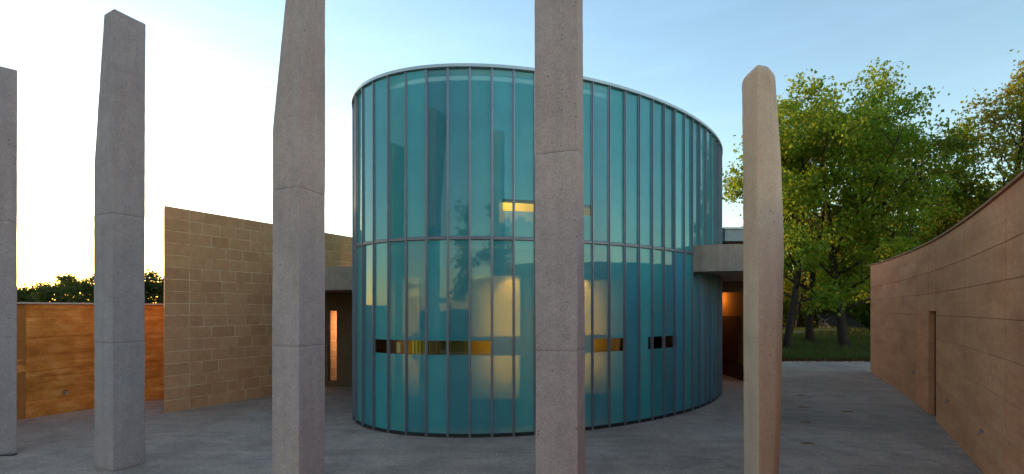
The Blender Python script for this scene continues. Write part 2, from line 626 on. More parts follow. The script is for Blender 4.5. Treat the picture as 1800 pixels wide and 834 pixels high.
def smooth_path(pts, n=60):
    """Catmull-Rom through plan points -> dense list"""
    pts = [Vector((p[0], p[1])) for p in pts]
    e = [pts[0] * 2 - pts[1]] + pts + [pts[-1] * 2 - pts[-2]]
    out = []
    for i in range(1, len(e) - 2):
        for k in range(n):
            t = k / n
            a, b, c_, d = e[i - 1], e[i], e[i + 1], e[i + 2]
            out.append(0.5 * ((2 * b) + (c_ - a) * t + (2 * a - 5 * b + 4 * c_ - d) * t * t + (3 * b - a - 3 * c_ + d) * t ** 3))
    out.append(pts[-1])
    return out


def path_at_px(path, px):
    """walk a plan path to where it crosses the sight line through column px (used once to read off a plan distance)"""
    k = (px - 900.0) / F
    for i in range(len(path) - 1):
        f0 = path[i].x - k * path[i].y
        f1 = path[i + 1].x - k * path[i + 1].y
        if f0 * f1 <= 0 and path[i].y > 0:
            t = f0 / (f0 - f1) if f0 != f1 else 0
            return path[i].lerp(path[i + 1], t)
    return path[-1]


def curved_piece(mb, path, a, b, z0, z1a, z1b, th, gap, c):
    """slab following the curved plan path from a to b"""
    ia = min(range(len(path)), key=lambda q: (path[q] - a).length)
    ib = min(range(len(path)), key=lambda q: (path[q] - b).length)
    pts = [a + (b - a).normalized() * (gap + 0.009)] + [path[q] for q in np.linspace(ia, ib, 7).astype(int)[1:-1]] + [b + (a - b).normalized() * (gap + 0.009)]
    m = len(pts)
    for i, p_ in enumerate(pts):
        d = (pts[min(i + 1, m - 1)] - pts[max(i - 1, 0)]).normalized()
        n = Vector((-d.y, d.x))
        zb = z0 + gap
        zt = z1a + (z1b - z1a) * i / (m - 1) - gap
        for dep, z in ((0, zb + c), (0, zt - c), (c, zt), (th - c, zt), (th, zt - c), (th, zb + c), (th - c, zb), (c, zb)):
            q = p_ + n * dep
            mb.v.append((q.x, q.y, z))
    for i in range(m - 1):
        for k in range(8):
            k2 = (k + 1) % 8
            mb.f.append((8 * i + k, 8 * i + k2, 8 * i + 8 + k2, 8 * i + 8 + k))
    mb.f.append(tuple(range(7, -1, -1)))
    mb.f.append(tuple(8 * (m - 1) + k for k in range(8)))


random.seed(4)
# --- long wall on the right; front face runs far -> near
rw = [Vector((-0.008755 * y * y + 0.77878 * y + 1.38178, y)) for y in np.linspace(17.9, -1.5, 400).tolist()]
rw_far = path_at_px(rw, 1530)
cuts = [1530, 1549, 1580, 1612, 1632, 1645, 1696, 1767]
bounds = [path_at_px(rw, c) for c in cuts] + [rw[min(range(400), key=lambda q: abs(rw[q].y - yy))] for yy in (4.6, 3.2, 1.6, 0.0)]
rtop = lambda y: 3.56 + max(0.0, y - 9.5) * 0.0205
wall = thing('rammed_earth_wall', 'long curving red-brown rammed earth wall with a narrow doorway, right side', 'wall', (bounds[3].x, bounds[3].y, 0))
LIFTS = [0.0, 0.27, 0.72, 1.17, 1.63, 2.09, 2.54, 2.98]
TH = 0.62
for i in range(len(bounds) - 1):
    a, b = bounds[i], bounds[i + 1]
    ta, tb = rtop(a.y), rtop(b.y)
    door = cuts[i] == 1632 if i < len(cuts) else False
    zs = LIFTS + [None]
    for k in range(len(zs) - 1):
        z0 = zs[k]
        if door and z0 < 2.05:
            continue
        if door and abs(z0 - 2.09) < 0.01:
            z0 = 2.17
        z1a = ta if zs[k + 1] is None else zs[k + 1] 
        z1b = tb if zs[k + 1] is None else z1a
        if k > 0 and not (door and z0 == 2.17):
            z0 = zs[k]
        mb = MB()
        # front is on the right hand of far->near travel, so pass near->far reversed to put the body behind
        curved_piece(mb, rw, a, b, z0, z1a, z1b, TH, 0.0025, 0.004)
        mb.build('earth_panel', M['rammed_red'], wall)
    mb = MB()
    d = (b - a).normalized(); n = Vector((-d.y, d.x))
    z0 = 2.19 if door else 0.0
    e0, e1 = (0.004, 0.004)
    q = [a + d * e0 + n * 0.10, b - d * e1 + n * 0.10, b - d * e1 + n * (TH - 0.10), a + d * e0 + n * (TH - 0.10)]
    vs = [(p.x, p.y, z0) for p in q] + [(q[0].x, q[0].y, ta - 0.01), (q[1].x, q[1].y, tb - 0.01), (q[2].x, q[2].y, tb - 0.01), (q[3].x, q[3].y, ta - 0.01)]
    mb.add(vs, [(0, 3, 2, 1), (4, 5, 6, 7), (0, 1, 5, 4), (1, 2, 6, 5), (2, 3, 7, 6), (3, 0, 4, 7)])
    mb.build('joint_core', M['earth_core'], wall)
    mb = MB()
    cop_path = [p_ for p_ in rw]
    curved_piece(mb, rw, a, b, 0, 0.035, 0.035, TH + 0.06, 0.001, 0.004)
    per_ = 8
    for vi, (x, y, z) in enumerate(mb.v):
        i_ = vi // per_
        m_ = len(mb.v) // per_
        mb.v[vi] = (x - n.x * 0.03, y - n.y * 0.03, z + ta + (tb - ta) * i_ / (m_ - 1) + 0.001)
    mb.build('coping', M['coping_dark'], wall)
    if door:
        mb = MB()
        wall_piece(mb, a + n * 0.5, b + n * 0.5, 0.0, 0.0, 2.16, 2.16, 0.05, 0.004)
        dl = mb.build('door', M['brown_wood'], wall)


# --- wall behind the left columns
lw = [Vector((-11.3, 7.4)), Vector((-9.93, 10.1)), Vector((-9.80, 10.33)), Vector((-9.35, 11.45)), Vector((-8.95, 12.15)), Vector((-8.50, 12.75)), Vector((-7.9, 13.5)), Vector((-6.6, 15.0))]
wall = thing('low_rammed_earth_wall', 'low orange rammed earth wall with pale coping behind the left columns', 'wall', (-9.35, 11.45, 0))
ltop = 2.32
layer_off = [random.uniform(-0.013, 0.013) for _ in range(15)]
layer_z = [0.0]
for k in range(15):
    layer_z.append(layer_z[-1] + random.uniform(0.11, 0.19))
layer_z = [e * ltop / layer_z[-1] for e in layer_z]


def node_edges(p):
    return [e if k in (0, 15) else e + 0.028 * mnoise.noise(Vector((p.x * 0.9, p.y * 0.9, k * 1.7))) for k, e in enumerate(layer_z)]


for i in range(len(lw) - 1):
    # walking right-to-left keeps the body behind the face the plaza sees
    a, b = lw[i + 1], lw[i]
    d = (b - a).normalized()
    a2, b2 = lw[i], lw[i + 1]
    n_l = 15
    dd = (b2 - a2).normalized(); n = Vector((-dd.y, dd.x))
    q = [a2 + n * 0.02, b2 + n * 0.02, b2 + n * 0.43, a2 + n * 0.43]
    MB().prism(q, 0.0, ltop - 0.005).build('joint_core', M['orange_core'], wall)
    q = [a2 - n * 0.03, b2 - n * 0.03, b2 + n * 0.48, a2 + n * 0.48]
    MB().prism(q, ltop + 0.002, ltop + 0.035).build('coping', M['coping_pale'], wall)

def layer_strip(nodes, k, off, th=0.45, c=0.006):
    mb = MB()
    m = len(nodes)
    for i, p_ in enumerate(nodes):
        d = (nodes[min(i + 1, m - 1)] - nodes[max(i - 1, 0)]).normalized()
        n = Vector((-d.y, d.x))
        zs_ = node_edges(p_)
        zb, zt = zs_[k] + 0.0004, zs_[k + 1] - 0.0004
        w = 0.006 * mnoise.noise(Vector((p_.x * 2.1, p_.y * 2.1, k * 3.3)))
        for dep, z in ((0, zb + c), (-0.004, (zb + zt) / 2), (0, zt - c * 1.6), (c, zt), (th - c, zt), (th, zt - c), (th, zb + c), (th - c, zb), (c, zb)):
            q = p_ + n * (dep - off + w)
            mb.v.append((q.x, q.y, z))
    for i in range(m - 1):
        for e in range(9):
            e2 = (e + 1) % 9
            mb.f.append((9 * i + e, 9 * i + e2, 9 * i + 9 + e2, 9 * i + 9 + e))
    mb.f.append(tuple(range(8, -1, -1)))
    mb.f.append(tuple(9 * (m - 1) + e for e in range(9)))
    return mb.build('earth_layer', M['rammed_orange'], wall)


def densify(pts, step=0.22):
    out = []
    for a_, b_ in zip(pts[:-1], pts[1:]):
        n_ = max(1, round((b_ - a_).length / step))
        out += [a_.lerp(b_, u / n_) for u in range(n_)]
    return out + [pts[-1]]


for sec, extra in ((lw[0:2], 0.0), (lw[1:3], -0.03), (lw[2:], 0.0)):
    nodes = densify(sec)
    for k in range(15):
        layer_strip(nodes, k, layer_off[k] + extra)

# ------------------------------------------------------------------ sandstone block wall
w0 = Vector((-7.39, 10.88)); w1 = Vector((-4.72, 15.85))
wl_len = (w1 - w0).length
wd = (w1 - w0).normalized()
ang = math.atan2(wd.y, wd.x)
bw = thing('sandstone_block_wall', 'tall tan sandstone block wall standing between the second and third columns', 'wall', (w0.x, w0.y, 0))
TOPZ = 4.42
NC = 17
ch = TOPZ / NC
WT = 0.42
random.seed(11)
cache = {}


def block_mesh(w):
    key = round(w, 2)
    if key not in cache:
        g_ = 0.007
        cache[key] = MB().cbox(g_, key - g_, 0, WT, g_, ch - g_, 0.004).mesh('block', M['block'])
    return cache[key]


rot = Matrix.Rotation(ang, 2)
eb = MB().cbox(0.003, 0.52 - 0.007, 0, WT, 0.007, ch - 0.007, 0.004)
eb.v = [(x + 0.50 * y if x < 0.2 else x, y, z) for x, y, z in eb.v]      # splayed end
end_block = eb.mesh('block', M['block'])
for r in range(NC):
    s = 0.0
    first = True
    while s < wl_len - 0.02:
        if first:
            w = 0.52
            first = False
            offs = random.choice([0.16, 0.2, 0.26, 0.32, 0.38])
            nxt = offs + 0.12
        elif nxt is not None:
            w, nxt = nxt, None
        else:
            w = random.choice([0.38, 0.40, 0.42, 0.44, 0.46, 0.56])
        w = round(w, 2)
        if s + w > wl_len - 0.2:
            w = round(wl_len - s, 2)
        pt = rot @ Vector((s, random.uniform(-0.002, 0.002)))
        link('block', end_block if s == 0 else block_mesh(w), bw, (pt.x, pt.y, r * ch), ang)
        s += w
core = MB()
q = [w0 + rot @ Vector(v) for v in ((0.012, 0.0035), (wl_len - 0.01, 0.0035), (wl_len - 0.01, WT - 0.01), (0.225, WT - 0.01))]
core.prism(q, 0.0, TOPZ - 0.006).build('mortar_core', M['mortar'], bw)

# ------------------------------------------------------------------ glass drum
ECX, ECY, EA, EB, ETH = 1.30, 13.31, 5.50, 3.351, R(43.04)


def ell(t, off=0.0):
    ct, st = math.cos(t), math.sin(t)
    x, y = EA * ct, EB * st
    nx, ny = ct / EA, st / EB
    l = math.hypot(nx, ny)
    x += nx / l * off
    y += ny / l * off
    return Vector((ECX + x * math.cos(ETH) - y * math.sin(ETH), ECY + x * math.sin(ETH) + y * math.cos(ETH)))


N_PAN = 74
dense = 20000
tt = np.linspace(0, 2 * math.pi, dense + 1)
pp = np.array([[EA * math.cos(t), EB * math.sin(t)] for t in tt])
cum = np.concatenate([[0], np.cumsum(np.linalg.norm(np.diff(pp, axis=0), axis=1))])
per = cum[-1]
# parameter of the front point at column 787
best = min((abs(900 + F * ell(t).x / ell(t).y - 787), t) for t in tt[::10] if ell(t).y < 11)[1]
s0 = float(np.interp(best, tt, cum))
par = [float(np.interp((s0 + per * k / N_PAN) % per, cum, tt)) for k in range(N_PAN)]
mul = [ell(t) for t in par]
mpx = [900 + F * p.x / p.y for p in mul]
H_TOP = 6.41
Z_TR = 3.44
drum = thing('glass_drum_pavilion', 'tall oval pavilion clad in teal frosted glass panels with dark mullions', 'building', (ECX, ECY, 0))
B0 = Vector((ECX, ECY))
chord = sum((mul[(k + 1) % N_PAN] - mul[k]).length for k in range(N_PAN)) / N_PAN
pw = chord - 0.018


def ring_mesh(name, x0, x1, z0, z1, hx0, hx1, hz0, hz1, y0, y1, m):
    o_ = [(x0, z0), (x1, z0), (x1, z1), (x0, z1)]
    i_ = [(hx0, hz0), (hx1, hz0), (hx1, hz1), (hx0, hz1)]
    vs = [(x, y0, z) for x, z in o_] + [(x, y0, z) for x, z in i_] + [(x, y1, z) for x, z in o_] + [(x, y1, z) for x, z in i_]
    fs = []
    for k in range(4):
        j = (k + 1) % 4
        fs += [(k, j, 4 + j, 4 + k), (8 + j, 8 + k, 12 + k, 12 + j), (j, k, 8 + k, 8 + j), (4 + k, 4 + j, 12 + j, 12 + k)]
    return MB().add(vs, fs).mesh(name, m)


Z_BOT = 0.06
me_lo = MB().box(-pw / 2, pw / 2, 0, 0.014, Z_BOT, Z_TR - 0.03).mesh('pane', M['frosted'])
me_up = MB().box(-pw / 2, pw / 2, 0, 0.014, Z_TR + 0.03, H_TOP - 0.05).mesh('pane', M['frosted'])
SLO = (1.42, 1.665)
SUP = (3.92, 4.12)
pane_cache = {}


def pane_hole(up, a, b):
    """pane with a clear strip from fraction a to b of its width"""
    key = (up, a, b)
    if key not in pane_cache:
        x0, x1 = -pw / 2, pw / 2
        hx0, hx1 = x0 + 0.012 + (pw - 0.024) * a, x0 + 0.012 + (pw - 0.024) * b
        z0, z1 = (Z_TR + 0.03, H_TOP - 0.05) if up else (Z_BOT, Z_TR - 0.03)
        h = SUP if up else SLO
        pane_cache[key] = (ring_mesh('pane', x0, x1, z0, z1, hx0, hx1, h[0], h[1], 0, 0.014, M['frosted']),
                           MB().box(hx0 + 0.001, hx1 - 0.001, 0.004, 0.010, h[0] + 0.001, h[1] - 0.001).mesh('vision_strip', M['clear']))
    return pane_cache[key]


def strip_range(px0, px1, spans):
    for s0_, s1_ in spans:
        a, b = max(px0, s0_), min(px1, s1_)
        if b - a > 2:
            fa, fb = (a - px0) / (px1 - px0), (b - px0) / (px1 - px0)
            fa = 0.0 if fa < 0.12 else fa
            fb = 1.0 if fb > 0.88 else fb
            if fb - fa > 0.1:
                return round(fa, 2), round(fb, 2)
    return None


LO_SPANS = [(659, 862), (1040, 1100), (1140, 1189)]
UP_SPANS = [(884, 1040)]
# mullion: T profile
tprof = [(-0.022, 0.010), (-0.022, -0.014), (-0.007, -0.018), (-0.007, -0.045), (0.007, -0.045), (0.007, -0.018), (0.022, -0.014), (0.022, 0.010)]
me_mul = MB().prism(tprof[::-1], 0.0, H_TOP - 0.03).mesh('mullion', M['mullion'])


def transom_mesh(z):
    prof = [(-0.035, 0.012), (-0.035, -0.014), (-0.018, -0.030), (-0.006, -0.030), (-0.006, -0.012), (0.006, -0.012), (0.006, -0.030), (0.018, -0.030), (0.035, -0.014), (0.035, 0.012)]
    n = len(prof)
    x0, x1 = -pw / 2 + 0.012, pw / 2 - 0.012
    vs = [(x0, y, z + dz) for dz, y in prof] + [(x1, y, z + dz) for dz, y in prof]
    fs = [tuple(range(n)), tuple(range(2 * n - 1, n - 1, -1))]
    for i in range(n):
        j = (i + 1) % n
        fs.append((j, i, n + i, n + j))
    return MB().add(vs, fs).mesh('transom', M['mullion'])


me_tr = transom_mesh(Z_TR)
me_sill = MB().box(-pw / 2 + 0.012, pw / 2 - 0.012, -0.02, 0.03, 0.004, Z_BOT - 0.003).mesh('base_rail', M['dark_metal'])
front_ids = []
jit = random.Random(9)
for k in range(N_PAN):
    a, b = mul[k], mul[(k + 1) % N_PAN]
    c_ = (a + b) / 2
    d = (b - a).normalized()
    n_out = Vector((d.y, -d.x))
    if (c_ - B0).dot(n_out) < 0:
        d = -d
    rz = math.atan2(d.y, d.x)
    facing = (c_).dot(Vector((d.y, -d.x))) < 0        # outward normal looks towards the plaza
    loc = (c_.x - ECX, c_.y - ECY, 0)
    px0, px1 = sorted((mpx[k], mpx[(k + 1) % N_PAN]))
    lo = strip_range(px0, px1, LO_SPANS) if facing else None
    up = strip_range(px0, px1, UP_SPANS) if facing else None
    if facing:
        front_ids.append(k)
    for u, s_, me in ((False, lo, me_lo), (True, up, me_up)):
        if s_ is None:
            po = link('pane', me, drum, loc, rz)
            po.rotation_euler = (jit.uniform(-0.0025, 0.0025), 0, rz + jit.uniform(-0.006, 0.006))
        else:
            pm, vm_ = pane_hole(u, *s_)
            po = link('pane', pm, drum, loc, rz)
            link('vision_strip', vm_, po)
    link('transom', me_tr, drum, loc, rz)
    link('base_rail', me_sill, drum, loc, rz)
    # mullion at a: bisector orientation
    t = par[k]
    e1 = ell(t, 1.0) - ell(t, 0.0)
    rz2 = math.atan2(e1.y, e1.x) + math.pi / 2
    link('mullion', me_mul, drum, (a.x - ECX, a.y - ECY, 0.003), rz2)


def ell_band(z0, z1, o0, o1, n=156, arc=None):
    """closed ring (or an arc) between offsets o0<o1 from the glass line"""
    mb = MB()
    ts = [par[0] + 2 * math.pi * i / n for i in range(n)] if arc is None else list(np.linspace(arc[0], arc[1], n))
    for t in ts:
        for o_, z in ((o1, z0), (o1, z1), (o0, z1), (o0, z0)):
            p = ell(t, o_)
            mb.v.append((p.x, p.y, z))
    m = len(ts)
    for i in range(m if arc is None else m - 1):
        j = (i + 1) % m
        for q in range(4):
            r_ = (q + 1) % 4
            mb.f.append((4 * i + q, 4 * j + q, 4 * j + r_, 4 * i + r_))
    if arc is not None:
        mb.f.append((0, 1, 2, 3))
        e = 4 * (m - 1)
        mb.f.append((e + 3, e + 2, e + 1, e))
    return mb


ell_band(H_TOP - 0.035, H_TOP + 0.018, -0.30, 0.055).build('roof_cap', M['cap_metal'], drum)
MB().prism([ell(2 * math.pi * i / 120, -0.29) for i in range(120)], H_TOP - 0.30, H_TOP - 0.12).build('roof', M['roof'], drum)
MB().prism([ell(2 * math.pi * i / 120, -0.10) for i in range(120)], Z_TR - 0.10, Z_TR + 0.02).build('floor_slab', M['lining_up'], drum)
ell_band(0.004, Z_TR - 0.11, -0.75, -0.65).build('lower_lining', M['lining'], drum)


def px_par(px, off=0.0):
    """ellipse parameter of the plaza-side point on the sight line px"""
    return min((abs(900 + F * ell(t, off).x / ell(t, off).y - px), t) for t in tt[::8] if facing_t(t))[1]


def facing_t(t):
    p = ell(t)
    n_ = ell(t, 1.0) - p
    return p.dot(n_) < 0


def par_arc(px0, px1, off):
    a, b = px_par(px0, off), px_par(px1, off)
    if b - a > math.pi:
        b -= 2 * math.pi
    if a - b > math.pi:
        a -= 2 * math.pi
    return (a, b)


# upper lining with a slot where the clear strip is
ua = par_arc(878, 1046, -0.65)
full = (ua[1], ua[0] + 2 * math.pi) if ua[0] < ua[1] else (ua[0], ua[1] + 2 * math.pi)
ell_band(Z_TR + 0.03, SUP[0] - 0.1, -0.75, -0.65).build('upper_lining', M['lining_up'], drum)
ell_band(SUP[1] + 0.1, H_TOP - 0.31, -0.75, -0.65).build('upper_lining', M['lining_up'], drum)
ell_band(SUP[0] - 0.098, SUP[1] + 0.098, -0.75, -0.65, 120, full).build('upper_lining', M['lining_up'], drum)
# room seen through the upper strip
mid = ell((ua[0] + ua[1]) / 2, -2.3)
ell_band(Z_TR + 0.03, H_TOP - 0.31, -2.5, -2.4, 40, (ua[0] - 0.5 * (1 if ua[0] < ua[1] else -1), ua[1] + 0.5 * (1 if ua[0] < ua[1] else -1))).build('gallery_wall', M['cream'], drum)

for k, (px, hh_) in enumerate(((892, 4.02), (905, 3.97), (917, 4.06), (929, 3.98), (948, 4.05), (1008, 4.0), (1024, 4.06), (1034, 3.99))):
    t_ = px_par(px, -1.3)
    q_ = ell(t_, -1.3)
    MB().box(q_.x - 0.05 - 0.02 * (k % 3), q_.x + 0.06, q_.y - 0.06, q_.y + 0.06, Z_TR + 0.03, hh_).build('tree_reflection_box', M['brown_wood'], drum)  # dark boxes standing in for tree reflections on the clear strip

# cream partitions behind the lower glass
def partition(px0, px1, z0, z1, off=-0.42):
    return ell_band(z0, z1, off - 0.03, off, 14, par_arc(px0, px1, off)).build('partition', M['cream'], drum)


for px0, px1, zt in ((664, 692, 2.75), (708, 737, 2.80), (824, 914, 2.82), (1026, 1104, 2.78), (1122, 1205, 2.35)):
    partition(px0, px1, SLO[1] + 0.05, zt)
    partition(px0, px1, 0.58, SLO[0] - 0.05)
# hanging fabric strips behind the strip window
for k in range(17):
    px = 726 + k * 6.3
    if px > 824:
        break
    t = px_par(px, -0.3)
    ell_band(1.30, 1.78, -0.325, -0.30, 3, (t - 0.007, t + 0.007)).build('curtain_slat', M['curtain'], drum)
t = px_par(700, -0.12)
ell_band(1.43, 1.62, -0.125, -0.12, 3, (t - 0.012, t + 0.012)).build('paper_notice', M['paper'], drum)


def lamp_light(name, loc, watts, size, col=(1.0, 0.62, 0.18), spot=None):
    ld = bpy.data.lights.new(name, 'POINT' if spot is None else 'SPOT')
    ld.energy = watts
    ld.color = col
    ld.shadow_soft_size = size
    if spot:
        ld.spot_size = spot
        ld.spot_blend = 0.6
    lo_ = bpy.data.objects.new(name, ld)
    lo_.location = loc
    C.objects.link(lo_)
    return lo_


def drum_lamp(px, z, watts, aim_z, cone, off=-0.10, aim_off=-0.45):
    t = px_par(px, off)
    p = ell(t, off)
    q = ell(t, aim_off)
    MB().tube([(p.x, p.y, z + 0.12), (p.x, p.y, z + 0.03)], [0.03, 0.03], 10).build('downlight', M['dark_metal'], drum)
    l_ = lamp_light('downlight_glow', (p.x, p.y, z), watts, 0.03, spot=R(cone))
    dv = Vector((p.x - q.x, p.y - q.y, z - aim_z))
    l_.rotation_euler = dv.to_track_quat('Z', 'Y').to_euler()


def linear_lamp(px, watts, z0=0.9, z1=2.75, off=-0.075):
    t = px_par(px, off)
    p, q = ell(t, off), ell(t, -1.0)
    ld = bpy.data.lights.new('linear_lamp', 'AREA')
    ld.shape = 'RECTANGLE'
    ld.size = 0.03
    ld.size_y = z1 - z0
    ld.energy = watts
    ld.color = (1.0, 0.62, 0.10)
    o_ = bpy.data.objects.new('linear_lamp', ld)
    dv = Vector((p.x - q.x, p.y - q.y, 0)).normalized()
    o_.matrix_world = Matrix.Translation((p.x, p.y, (z0 + z1) / 2)) @ Matrix(((-dv.y, 0, dv.x), (dv.x, 0, dv.y), (0, 1, 0))).to_4x4()
    C.objects.link(o_)


for mp_, wt in ((865, 1.3), (903, 2.2), (1040, 2.2), (1070, 1.2), (716, 0.9), (683, 0.7), (1149, 0.8), (1189, 0.6)):
    k_ = min(range(N_PAN), key=lambda q: abs(mpx[q] - mp_) + (0 if facing_t(par[q]) else 1000))
    linear_lamp(mpx[k_], wt)
for px, hot in ((905, 13), (1036, 13)):
    drum_lamp(px, 3.0, hot, 2.2, 70, -0.16)
# weak lamps in the rooms behind the clear strips
for px in (680, 845, 1070, 1165):
    q = ell(px_par(px, -0.56), -0.56)
    lamp_light('room_glow', (q.x, q.y, 1.95), 0.12, 0.04, (1.0, 0.55, 0.15))
p = ell((ua[0] + ua[1]) / 2, -1.7)
lamp_light('gallery_glow', (p.x - 0.4, p.y, 5.2), 22, 0.15)

# ------------------------------------------------------------------ passage on the left of the drum
pas = thing('entrance_passage', 'shadowed side entrance with concrete canopy between block wall and glass', 'building', (-4.4, 13.6, 0))
cl = MB().prism([(-5.9, 13.0), (-4.2, 12.75), (-3.16, 12.70), (-2.7, 13.6), (-2.2, 15.2), (-5.10, 15.2)], 2.70, 3.28).build('canopy', M['fascia'], pas)
yb = 14.66
for x0, x1, z0, z1 in ((-5.36, -5.26, 0, 2.69), (-5.02, -2.25, 0, 2.69), (-5.258, -5.022, 2.17, 2.69), (-5.258, -5.022, 0, 0.15)):
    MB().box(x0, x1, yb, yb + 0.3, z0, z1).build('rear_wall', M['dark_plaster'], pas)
MB().box(-4.56, -4.35, yb - 0.03, yb - 0.002, 1.12, 1.42).build('wall_box', M['dark_metal'], pas)
lamp_light('passage_glow', (-4.5, 15.25, 1.7), 12, 0.1, (1.0, 0.68, 0.34))

# ------------------------------------------------------------------ entrance on the right of the drum
ent = thing('main_entrance', 'warm-lit main entrance under a grey concrete canopy at the drum right end', 'building', (6.5, 13.5, 0))
can = []
for px, D in ((1210, 11.22), (1235, 11.05), (1262, 10.95), (1290, 10.9), (1318, 10.9), (1345, 10.95)):
    q = P(px, D)
    can.append((q.x, q.y))
can += [(7.3, 14.9), (5.75, 14.9), (5.45, 13.2), (4.9, 12.2)]
MB().prism(can, 3.03, 3.60).build('canopy', M['fascia'], ent)
MB().box(7.2, 7.5, 14.95, 19.698, 0, 4.2).build('side_wall', M['orange_plaster'], ent)
MB().prism([(5.2, 20.3), (7.55, 20.3), (7.55, 44), (5.2, 44)], 0, 5.4).build('sun_block_wing', M['white_wall'], ent)  # unseen wing added to keep low sun off trunks and earth wall end
MB().box(6.05, 7.5, 19.7, 20.0, 0, 4.2).build('back_wall', M['orange_plaster'], ent)
MB().box(6.2, 7.6, 14.9, 20.1, 4.202, 4.55).build('roof', M['white_wall'], ent)
MB().box(6.15, 7.65, 14.85, 20.15, 4.552, 4.60).build('roof_edge', M['cap_metal'], ent)
MB().box(6.05, 6.25, 16.6, 19.698, 0, 4.2).build('side_wall', M['dark_plaster'], ent)  # unseen wall added to stop low sun reaching the orange plaster
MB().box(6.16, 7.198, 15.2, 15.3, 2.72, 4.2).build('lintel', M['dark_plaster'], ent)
MB().box(7.15, 7.195, 16.2, 18.6, 0.55, 2.0).build('door_panel', M['brown_wood'], ent)
MB().box(7.17, 7.197, 15.0, 19.6, 0.004, 0.5).build('skirting', M['brown_wood'], ent)
lamp_light('entrance_glow', (6.85, 17.4, 2.6), 2.6, 0.12, (1.0, 0.55, 0.16))

# ------------------------------------------------------------------ concrete columns
def round_poly(poly, r, seg=3):
    out = []
    n = len(poly)
    for i in range(n):
        p, a, b = Vector(poly[i]), Vector(poly[i - 1]), Vector(poly[(i + 1) % n])
        da, db = (a - p), (b - p)
        rr = min(r, da.length * 0.4, db.length * 0.4)
        q0, q1 = p + da.normalized() * rr, p + db.normalized() * rr
        for k in range(seg + 1):
            t = k / seg
            out.append((q0.lerp(p, t)).lerp(p.lerp(q1, t), t))
    return out


def resample(poly, step):
    """insert points along long edges"""
    out = []
    n = len(poly)
    for i in range(n):
        a, b = poly[i], poly[(i + 1) % n]
        L = (b - a).length
        m = max(1, round(L / step))
        for k in range(m):
            out.append(a.lerp(b, k / m))
    return out


